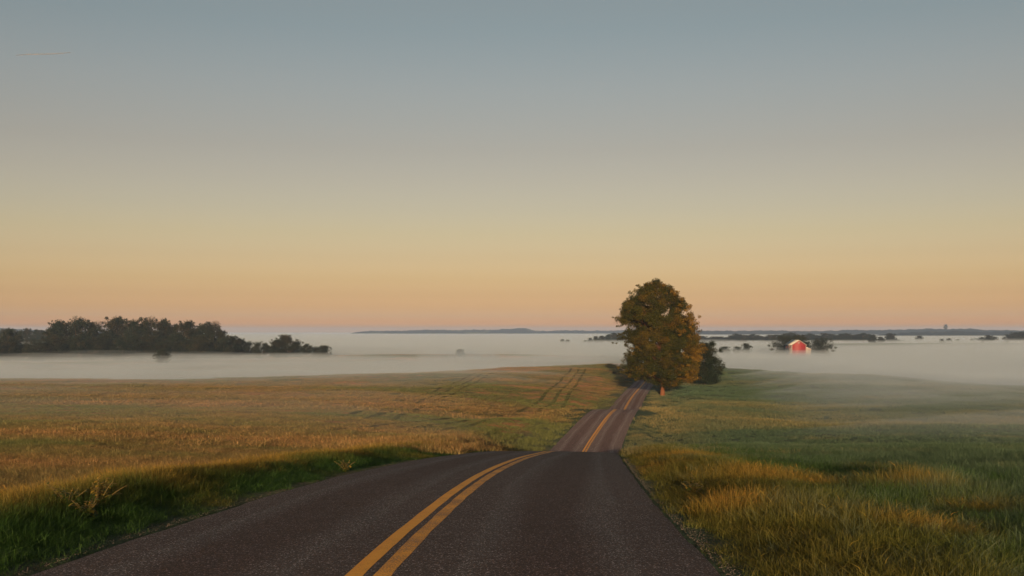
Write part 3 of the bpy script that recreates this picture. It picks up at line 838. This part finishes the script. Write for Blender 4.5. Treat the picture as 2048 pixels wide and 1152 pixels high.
    # lean-to shed on the right side
    poly_obj('lean_to_roof', [(hw,2,ze-1.6),(hw+5.2,2,ze-3.9),(hw+5.2,14,ze-3.9),(hw,14,ze-1.6),(hw,2,ze-1.35),(hw+5.2,2,ze-3.65),(hw+5.2,14,ze-3.65),(hw,14,ze-1.35)],
             [(0,1,5,4),(1,2,6,5),(2,3,7,6),(4,5,6,7),(3,2,1,0)], greym, r)
    poly_obj('lean_to_wall', [(hw,2.3,0),(hw+4.8,2.3,0),(hw+4.8,2.3,ze-3.8),(hw,2.3,ze-1.65),(hw,13.7,0),(hw+4.8,13.7,0),(hw+4.8,13.7,ze-3.8),(hw,13.7,ze-1.65)],
             [(0,1,2,3),(1,5,6,2),(5,4,7,6)], whi, r)
barn()

# ------------------------------------------------------------------ wheel ruts in the left field
def px_curve(pts):                       # (px, Y) knots -> X, Y on the ground
    Yk = [b for a, b in pts]; Xk = [(a-1024)*b/F for a, b in pts]
    Y = np.arange(min(Yk), max(Yk), 1.0); o = np.argsort(Yk)
    return np.interp(Y, np.array(Yk)[o], np.array(Xk)[o]), Y
def rut_material():
    m, nt, out = new_mat('pressed_soil')
    n = noise(nt, worldpos(nt), 1.5, 4, 0.7)
    principled(nt, out, mix(nt, n, (0.060, 0.065, 0.026), (0.13, 0.11, 0.045)), 0.95, 0.05, n, 1.0, 0.3)
    return m
RUT = rut_material()
def ruts(pts, label):
    x, y = px_curve(pts); x = gsm(x, 10)
    for off in (-1.5, 1.5, 4.0):
        dx = np.gradient(x, y); nr = np.sqrt(1+dx**2)
        wv = 0.42+0.10*fbm(y/6, y*0+off, 2)
        vs = []
        for sd in (-1, -0.33, 0.33, 1):
            X = x+(off+sd*wv)/nr; Y = y-(off+sd*wv)*dx/nr
            Z = ground(X, Y)+(0.10 if abs(sd) < 0.5 else 0.06)
            vs.append(np.stack([X, Y, Z], -1))
        v = np.stack(vs, 1); n = len(x); i = np.arange(n*4).reshape(n, 4)
        f = np.stack([i[:-1, :-1], i[:-1, 1:], i[1:, 1:], i[1:, :-1]], -1).reshape(-1, 4)
        o = mesh_np('wheel_rut', v.reshape(-1, 3), f, RUT, True)
        tag(o, label, None, None, 'structure')
ruts([(700,66),(745,78),(830,95),(940,122)], 'wheel rut in the left field')
ruts([(700,100),(770,140),(840,190),(900,255),(950,330),(968,372)], 'wheel rut in the left field')
ruts([(1000,140),(1060,175),(1085,205),(1110,260),(1140,340),(1153,396)], 'wheel rut in the left field')

# ------------------------------------------------------------------ grass
def grass_material(name, dark, light, gold, gold_amt=1.0):
    m, nt, out = new_mat(name)
    tip = attr(nt, 'tip'); rnd = attr(nt, 'rnd'); dry_lit = attr(nt, 'dry_lit', 'INSTANCER');  # attribute holds dryness plus the sunlit gold painted along the verges
    c = mix(nt, rnd, dark, light)
    k = math_(nt, 'MULTIPLY', dry_lit, math_(nt, 'ADD', math_(nt, 'MULTIPLY', tip, 0.75), 0.25), True)
    k = math_(nt, 'MULTIPLY', k, math_(nt, 'ADD', math_(nt, 'MULTIPLY', rnd, 0.9), 0.35), True)
    c = mix(nt, k, c, gold)
    p = principled(nt, None, c, 0.65, 0.25)
    t = nd(nt, 'ShaderNodeBsdfTranslucent'); nt.links.new(c, t.inputs[0])
    ms = nd(nt, 'ShaderNodeMixShader'); ms.inputs[0].default_value = 0.35
    nt.links.new(p.outputs[0], ms.inputs[1]); nt.links.new(t.outputs[0], ms.inputs[2])
    nt.links.new(ms.outputs[0], out.inputs[0])
    return m
GR_GREEN = grass_material('meadow_grass', (0.010, 0.036, 0.006), (0.036, 0.092, 0.016), (0.34, 0.19, 0.040))
GR_DEWY = grass_material('dewy_grass', (0.034, 0.068, 0.038), (0.078, 0.130, 0.078), (0.27, 0.20, 0.08))
GR_FIELD = grass_material('field_stubble', (0.075, 0.100, 0.032), (0.155, 0.170, 0.060), (0.41, 0.205, 0.092))

def tuft(name, nb, rad, w, mat, seed, lean=0.45, heads=0, seg=4, hvar=0.5):
    g = np.random.default_rng(seed)
    V, Fq, Ft, tip, rn = [], [], [], [], []
    o = 0
    for b in range(nb):
        a = g.random()*6.283; r = rad*math.sqrt(g.random())
        bx, by = math.cos(a)*r, math.sin(a)*r
        h = 1-hvar*g.random(); la = g.random()*6.283; ln = lean*g.random()**1.3*h
        wa = g.random()*3.1416; wx, wy = math.cos(wa)*w*g.uniform(.6, 1.3)/2, math.sin(wa)*w/2
        rr = g.random(); head = b < heads
        if head: h *= 1.35; ln *= 0.7; wx *= 0.35; wy *= 0.35; rr = 0.95
        for s in range(seg):
            t = s/seg
            cx = bx+math.cos(la)*ln*t*t; cy = by+math.sin(la)*ln*t*t; cz = h*(t-0.12*t*t*ln)
            f = 1-t*0.55 if not head else 1
            V += [(cx-wx*f, cy-wy*f, cz), (cx+wx*f, cy+wy*f, cz)]; tip += [t, t]; rn += [rr, rr]
            if s: Fq.append((o+2*s-2, o+2*s-1, o+2*s+1, o+2*s))
        cx = bx+math.cos(la)*ln; cy = by+math.sin(la)*ln; cz = h*(1-0.12*ln)
        V.append((cx, cy, cz)); tip.append(1); rn.append(rr)
        Ft.append((o+2*seg-2, o+2*seg-1, o+2*seg)); o += 2*seg+1
        if head:                                     # seed head: crossed spindle
            q = w*1.1; hl = 0.20
            dx, dy = math.cos(la)*0.5*hl, math.sin(la)*0.5*hl
            for (ax_, ay_) in ((q, 0), (0, q)):
                V += [(cx-dx*.3, cy-dy*.3, cz-0.03), (cx+ax_, cy+ay_, cz+hl*.4), (cx+dx, cy+dy, cz+hl), (cx-ax_, cy-ay_, cz+hl*.4)]
                Fq.append((o, o+1, o+2, o+3)); tip += [1]*4; rn += [1.0]*4; o += 4
    ob = mesh_np(name, V, [np.array(Fq), np.array(Ft)], mat, False, {'tip': tip, 'rnd': rn}, link=False)
    return ob
def proto_col(name, obs):
    c = bpy.data.collections.new(name)
    for i, o in enumerate(obs): o.name = '%s_%02d' % (name, i); c.objects.link(o)
    return c
P_TALL = proto_col('tall_tuft', [tuft('t', 120, 0.27, 0.0048, GR_GREEN, 1+i, 0.45, 2 if i == 1 else 0, 4, 0.75) for i in range(5)])
P_DEWY = proto_col('dewy_tuft', [tuft('t', 120, 0.27, 0.0048, GR_DEWY, 61+i, 0.45, 0, 4, 0.75) for i in range(4)])
P_MID = proto_col('mid_tuft', [tuft('t', 70, 0.55, 0.018, GR_DEWY, 11+i, 0.6, 0, 3, 0.7) for i in range(4)])
P_FAR = proto_col('far_tuft', [tuft('t', 110, 1.6, 0.05, GR_DEWY, 21+i, 0.9, 0, 2) for i in range(3)])
P_STUB = proto_col('stubble_tuft', [tuft('t', 90, 0.32, 0.007, GR_FIELD, 31+i, 0.8, 0, 3) for i in range(4)])
P_STUBM = proto_col('stubble_mid', [tuft('t', 90, 0.80, 0.022, GR_FIELD, 41+i, 1.0, 0, 2) for i in range(4)])
P_STUBF = proto_col('stubble_far', [tuft('t', 110, 2.1, 0.07, GR_FIELD, 51+i, 2.0, 0, 2) for i in range(3)])

def scatter(name, pts, col, nprot, h, hs, dry_lit, label, wid=None):
    """pts (n,2) on the ground; h = heights; dry 0..1 per tuft"""
    n = len(pts)
    if n == 0: return
    X, Y = pts[:, 0], pts[:, 1]
    Z = ground(X, Y) - 0.02
    rot = np.stack([0.15*(rng.random(n)-.5), 0.15*(rng.random(n)-.5), rng.random(n)*6.283], -1)
    wid = np.ones(n) if wid is None else wid
    scl = np.stack([wid*(0.8+0.5*rng.random(n)), wid*(0.8+0.5*rng.random(n)), h*(1+hs*(rng.random(n)-.5))], -1)
    me_o = mesh_np(name, np.stack([X, Y, Z], -1), [], None, False, {'rot': rot, 'scl': scl, 'dry_lit': dry_lit}) if False else None
    me = bpy.data.meshes.new(name); me.vertices.add(n)
    me.vertices.foreach_set('co', np.stack([X, Y, Z], -1).astype(np.float32).ravel())
    for k, v in (('rot', rot), ('scl', scl)):
        a = me.attributes.new(k, 'FLOAT_VECTOR', 'POINT'); a.data.foreach_set('vector', v.astype(np.float32).ravel())
    a = me.attributes.new('dry_lit', 'FLOAT', 'POINT'); a.data.foreach_set('value', dry_lit.astype(np.float32))
    a = me.attributes.new('idx', 'INT', 'POINT'); a.data.foreach_set('value', rng.integers(0, nprot, n).astype(np.int32))
    ob = bpy.data.objects.new(name, me); COL.objects.link(ob)
    tag(ob, label, None, None, 'stuff')
    ng = bpy.data.node_groups.new(name, 'GeometryNodeTree')
    ng.interface.new_socket('Geometry', in_out='INPUT', socket_type='NodeSocketGeometry')
    ng.interface.new_socket('Geometry', in_out='OUTPUT', socket_type='NodeSocketGeometry')
    gi = ng.nodes.new('NodeGroupInput'); go = ng.nodes.new('NodeGroupOutput')
    ip = ng.nodes.new('GeometryNodeInstanceOnPoints'); ci = ng.nodes.new('GeometryNodeCollectionInfo')
    ci.inputs['Collection'].default_value = col
    ci.inputs['Separate Children'].default_value = True; ci.inputs['Reset Children'].default_value = True
    def na(nm, t):
        q = ng.nodes.new('GeometryNodeInputNamedAttribute'); q.data_type = t; q.inputs[0].default_value = nm; return q.outputs[0]
    e = ng.nodes.new('FunctionNodeEulerToRotation')
    lk = ng.links.new
    lk(gi.outputs[0], ip.inputs['Points']); lk(ci.outputs[0], ip.inputs['Instance'])
    ip.inputs['Pick Instance'].default_value = True
    lk(na('idx', 'INT'), ip.inputs['Instance Index'])
    lk(na('rot', 'FLOAT_VECTOR'), e.inputs[0]); lk(e.outputs[0], ip.inputs['Rotation'])
    lk(na('scl', 'FLOAT_VECTOR'), ip.inputs['Scale']); lk(ip.outputs[0], go.inputs[0])
    md = ob.modifiers.new('grass', 'NODES'); md.node_group = ng
    return ob

def sample(y0, y1, u0, u1, dens):
    """random ground points in the fan between distances y0..y1, dens(Y) per square metre"""
    out = []
    e = np.exp(np.linspace(math.log(y0), math.log(y1), 24))
    for a, b in zip(e[:-1], e[1:]):
        ym = (a+b)/2; n = rng.poisson(max(0, dens(ym))*(b-a)*(u1-u0)*ym)
        Y = rng.uniform(a, b, n); U = rng.uniform(u0, u1, n)
        out.append(np.stack([U*Y, Y], -1))
    return np.concatenate(out)
def lanepos(p): return p[:, 0] - road_x(p[:, 1])
def dryness(p, s=9.0, bias=0.0, seed=0):
    return np.clip(0.42 + bias + 1.1*fbm(p[:, 0]/s+seed, p[:, 1]/s+seed, 3) + 0.25*(rng.random(len(p))-.5), 0, 1)
def spot(p, x, y, r):
    return np.exp(-((p[:, 0]-x)**2+((p[:, 1]-y)*0.8)**2)/r**2)
def pxy(px, Y): return ((px-1024)*Y/F, Y)

# right side, tall meadow grass
p = sample(5.5, 62, -0.02, 0.64, lambda Y: 30 if Y < 20 else 30*(20/Y)**0.9)
t = lanepos(p); keep = (t > HALF+0.22+0.28*fbm(p[:, 1]/0.8, p[:, 1]*0, 2)); p = p[keep]; t = t[keep]
dr = dryness(p, 1.3, -0.80, 3)
for (px_, Y_, r_) in ((1540, 20, 0.9), (1470, 14.5, 0.5), (1830, 18, 0.8), (1400, 32, 1.4), (1760, 24, 0.7), (1330, 26, 0.8), (1860, 12.5, 0.7), (1640, 19, 0.5), (1960, 15, 0.6)):
    dr = np.clip(dr+0.55*spot(p, *pxy(px_, Y_), r_), 0, 1)
dr = np.clip(dr+0.34*(1-smooth(0.8, 4.0, t-HALF)), 0, 1)  # extra gold beside the road paints the sunlit verge edge
hh = (0.08+0.16*smooth(0.0, 1.4, t-HALF))*(1+1.0*fbm(p[:, 0]/2.4, p[:, 1]/2.4, 3))+0.04
for (px_, Y_, r_) in ((1540, 20, 0.8), (1470, 14.5, 0.5), (1830, 18, 0.7)):
    hh = hh + 0.16*spot(p, *pxy(px_, Y_), r_)
dw = rng.random(len(p)) < smooth(3.5, 13, t + 2.5*fbm(p[:, 0]/5, p[:, 1]/5, 3))*(dr < 0.45)
hh = np.clip(hh, 0.08, 0.8)
scatter('tall_grass', p[~dw], P_TALL, 5, hh[~dw], 0.6, dr[~dw], 'tall green and gold grass right of the road')
scatter('dewy_grass', p[dw], P_DEWY, 4, hh[dw], 0.6, dr[dw], 'dewy grey green grass of the right meadow')
# left verge
p = sample(5.0, 60, -0.62, 0.06, lambda Y: 34 if Y < 20 else 34*(20/Y)**0.7)
t = -lanepos(p); keep = (t > HALF+0.20+0.28*fbm(p[:, 1]/0.8+9, p[:, 1]*0, 2)) & (t < 7.2+0.8*fbm(p[:, 1]/4, p[:, 1]*0+4, 3)); p = p[keep]; t = t[keep]
dr = dryness(p, 3.0, -0.60, 8)+0.70*smooth(4.6, 6.4, t+0.8*fbm(p[:, 0]/1.5, p[:, 1]/1.5, 2))  # random dryness, plus gold painting the sunlit tops of the outer verge
hh = (0.10+0.24*smooth(0.1, 2.2, t-HALF))*(1+0.6*fbm(p[:, 0]/2.2, p[:, 1]/2.2, 3))
scatter('verge_grass', p, P_TALL, 5, np.clip(hh, 0.07, 0.7), 0.6, np.clip(dr, 0, 1), 'verge grass along the left road edge')
# left field, short stubble
p = sample(9, 45, -0.75, 0.05, lambda Y: 16 if Y < 20 else 16*(20/Y)**1.2)
t = -lanepos(p); p = p[t > 6.4]
scatter('field_grass', p, P_STUB, 4, 0.11+0.10*np.clip(0.5+fbm(p[:, 0]/6, p[:, 1]/6, 3), 0, 1), 0.6, dryness(p, 9.0, -0.30, 5), 'short mown grass of the left field')
p = sample(40, 130, -0.62, 0.16, lambda Y: 3.2*(40/Y)**1.2)
t = -lanepos(p); p = p[t > HALF+0.5]; t = -lanepos(p)
vg = 1-smooth(3.0, 9.0, t-HALF)
scatter('field_grass', p, P_STUBM, 4, 0.13+0.10*rng.random(len(p))+0.18*vg, 0.6, dryness(p, 16.0, -0.20, 5), 'short mown grass farther out in the left field')
p = sample(125, 480, -0.60, 0.16, lambda Y: 0.42*(125/Y)**1.1)
t = -lanepos(p); p = p[t > HALF+1.6]
scatter('field_grass', p, P_STUBF, 3, 0.16+0.14*rng.random(len(p)), 0.6, dryness(p, 34.0, 0.02, 5), 'mown grass on the far slope of the left field')
# right meadow farther out
p = sample(38, 125, 0.0, 0.64, lambda Y: 4.2*(40/Y)**1.2)
t = lanepos(p); p = p[t > HALF+0.35]; t = lanepos(p)
dr = np.clip(dryness(p, 8.0, -0.65, 3)+0.55*(1-smooth(4, 11+0.05*p[:, 1], t)), 0, 1)  # random dryness, plus a gold strip painted for the sunlit roadside
scatter('meadow_grass', p, P_MID, 4, 0.18+0.14*rng.random(len(p)), 0.6, dr, 'meadow grass on the right slope')
p = sample(120, 430, 0.02, 0.60, lambda Y: 0.55*(120/Y)**1.1)
t = lanepos(p); p = p[t > HALF+1.6]; t = lanepos(p)
dr = np.clip(dryness(p, 30.0, -0.35, 3)+0.6*(1-smooth(5, 14, t)), 0, 1)  # gold near the road paints the far verge as sunlit
scatter('meadow_grass', p, P_FAR, 3, 0.28+0.2*rng.random(len(p)), 0.6, dr, 'meadow grass on the far right slope')

# ------------------------------------------------------------------ weeds on the verges
def weed_mats():
    m, nt, out = new_mat('weed_leaf')
    r = attr(nt, 'rnd')
    c = mix(nt, ramp(nt, r, [(0.45, 0.0), (0.9, 1.0)]), (0.04, 0.065, 0.015), (0.26, 0.18, 0.03))
    p = principled(nt, None, c, 0.6, 0.3)
    t = nd(nt, 'ShaderNodeBsdfTranslucent'); nt.links.new(c, t.inputs[0])
    ms = nd(nt, 'ShaderNodeMixShader'); ms.inputs[0].default_value = 0.35
    nt.links.new(p.outputs[0], ms.inputs[1]); nt.links.new(t.outputs[0], ms.inputs[2]); nt.links.new(ms.outputs[0], out.inputs[0])
    return m
WEED = weed_mats()
STEM = flat_mat('weed_stem', (0.10, 0.075, 0.025), 0.8)
def weed(px, Y, h, w, seed, label, bright=0.5):
    g = np.random.default_rng(seed)
    x = (px-1024)*Y/F; r = empty('leafy_weed', (x, Y, gz(x, Y)-0.02))
    st, V, Fq, rn = [], [], [], []
    for k in range(9):
        a = g.random()*6.28; e = (math.cos(a)*w*g.random()*0.6, math.sin(a)*w*g.random()*0.6, h*g.uniform(0.7, 1.0))
        pts = bez((0, 0, 0), (e[0]*0.2, e[1]*0.2, e[2]*0.6), e, 9); st.append(tube_np(pts, np.linspace(0.008, 0.003, 9), 5))
        for q in range(16):
            t = 0.3+0.7*q/15; p = pts[min(8, int(t*8))] + g.normal(size=3)*0.008
            la = g.random()*6.28; L1 = 0.125*(1.2-0.6*t)*g.uniform(.6, 1.3); up = g.uniform(-0.2, 0.7)
            d = np.array([math.cos(la), math.sin(la), up]); d /= np.linalg.norm(d)
            sd = np.cross(d, (0, 0, 1)); sd /= np.linalg.norm(sd); o = len(V); drop = np.array([0, 0, -0.25*L1])
            wd = L1*0.24
            V += [p, p+d*L1*.35-sd*wd, p+d*L1*.35+sd*wd, p+d*L1*.7-sd*wd*.8+drop*.3, p+d*L1*.7+sd*wd*.8+drop*.3, p+d*L1+drop]
            Fq += [(o, o+1, o+2, o+2), (o+1, o+3, o+4, o+2), (o+3, o+5, o+4, o+4)]
            rn += [np.clip(g.random()*0.55+0.6*bright*t, 0, 1)]*6
    v, f = join_np(st); mesh_np('stem', v, f, STEM, True, parent=r)
    tris = np.array([q[:3] for q in Fq if q[3] in q[:3]]); quads = np.array([q for q in Fq if q[3] not in q[:3]])
    mesh_np('leaves', np.array(V), [quads, tris], WEED, False, {'rnd': rn}, parent=r)
    tag(r, label, 'weed')
weed(133, 14.2, 0.46, 0.5, 1, 'left leafy weed standing above the left verge grass near the frame edge', 0.6)
weed(196, 14.6, 0.55, 0.7, 2, 'taller yellow leaved weed on the left verge, right of its smaller neighbour', 0.9)
weed(172, 13.6, 0.36, 0.4, 3, 'low weed with pale leaves in front of the two taller left verge weeds', 0.7)
weed(1385, 17.5, 0.34, 0.6, 4, 'round yellow green weed near the right edge of the asphalt', 0.5)
weed(1500, 14.5, 0.30, 0.4, 5, 'small dark green weed among the right hand grass', 0.1)
weed(690, 25, 0.34, 0.5, 6, 'small leafy weed on the left verge by the road crest', 0.6)

# gravel and crumbs along the asphalt edges
def gravel():
    g = np.random.default_rng(77); V, Ff = [], []
    ic = np.array([(0,0,1),(.9,0,.2),(.28,.85,.2),(-.73,.53,.2),(-.73,-.53,.2),(.28,-.85,.2),(0,0,-.6)])
    tf = [(0,1,2),(0,2,3),(0,3,4),(0,4,5),(0,5,1),(6,2,1),(6,3,2),(6,4,3),(6,5,4),(6,1,5)]
    for k in range(5200):
        Y = 7+28*g.random()**1.7; sd = 1 if g.random() < 0.6 else -1
        t = sd*(HALF-0.10+abs(g.normal())*0.16 if g.random() < 0.99 else HALF-g.random()*2)
        X = float(road_x(Y))+t; s = g.uniform(0.003, 0.011)
        z = gz(X, Y) if abs(t) > HALF else float(road_z(Y))+0.05-0.05*(t/HALF)**2
        a = g.random()*6.28; Rm = np.array([[math.cos(a), -math.sin(a), 0], [math.sin(a), math.cos(a), 0], [0, 0, 1]])
        v = (ic*g.uniform(.6, 1.3, (7, 3))*[1, 1, .6])@Rm.T*s + (X, Y, z+s*0.2)
        Ff.append(np.array(tf)+7*k); V.append(v)
    m = flat_mat('gravel', (0.10, 0.088, 0.08), 0.9, 0.4, 8)
    o = mesh_np('gravel', np.concatenate(V), np.concatenate(Ff), m); tag(o, 'loose gravel crumbs along the asphalt edges', None, None, 'stuff')
gravel()

# thin contrail high in the sky on the left
def contrail():
    m, nt, out = new_mat('thin_vapour')
    p = principled(nt, None, (0.10, 0.12, 0.13), 1.0, 0.0)
    tr = nd(nt, 'ShaderNodeBsdfTransparent'); ms = nd(nt, 'ShaderNodeMixShader'); ms.inputs[0].default_value = 0.35
    nt.links.new(tr.outputs[0], ms.inputs[1]); nt.links.new(p.outputs[0], ms.inputs[2]); nt.links.new(ms.outputs[0], out.inputs[0])
    D = 12000.0; P = lambda px, py: np.array([(px-1024)*D/F, D, -D*(py-HOR)/F])
    pts = np.array([P(32, 110.5)*(1-t)+P(141, 105.5)*t+np.array([0, 0, 4*math.sin(t*7)]) for t in np.linspace(0, 1, 20)])
    v, f = tube_np(pts, 6.0*np.sin(np.linspace(0.25, 2.9, 20))**0.5, 8)
    o = mesh_np('contrail', v, f, m, True); tag(o, 'thin faint grey contrail high in the left sky', 'contrail')
contrail()
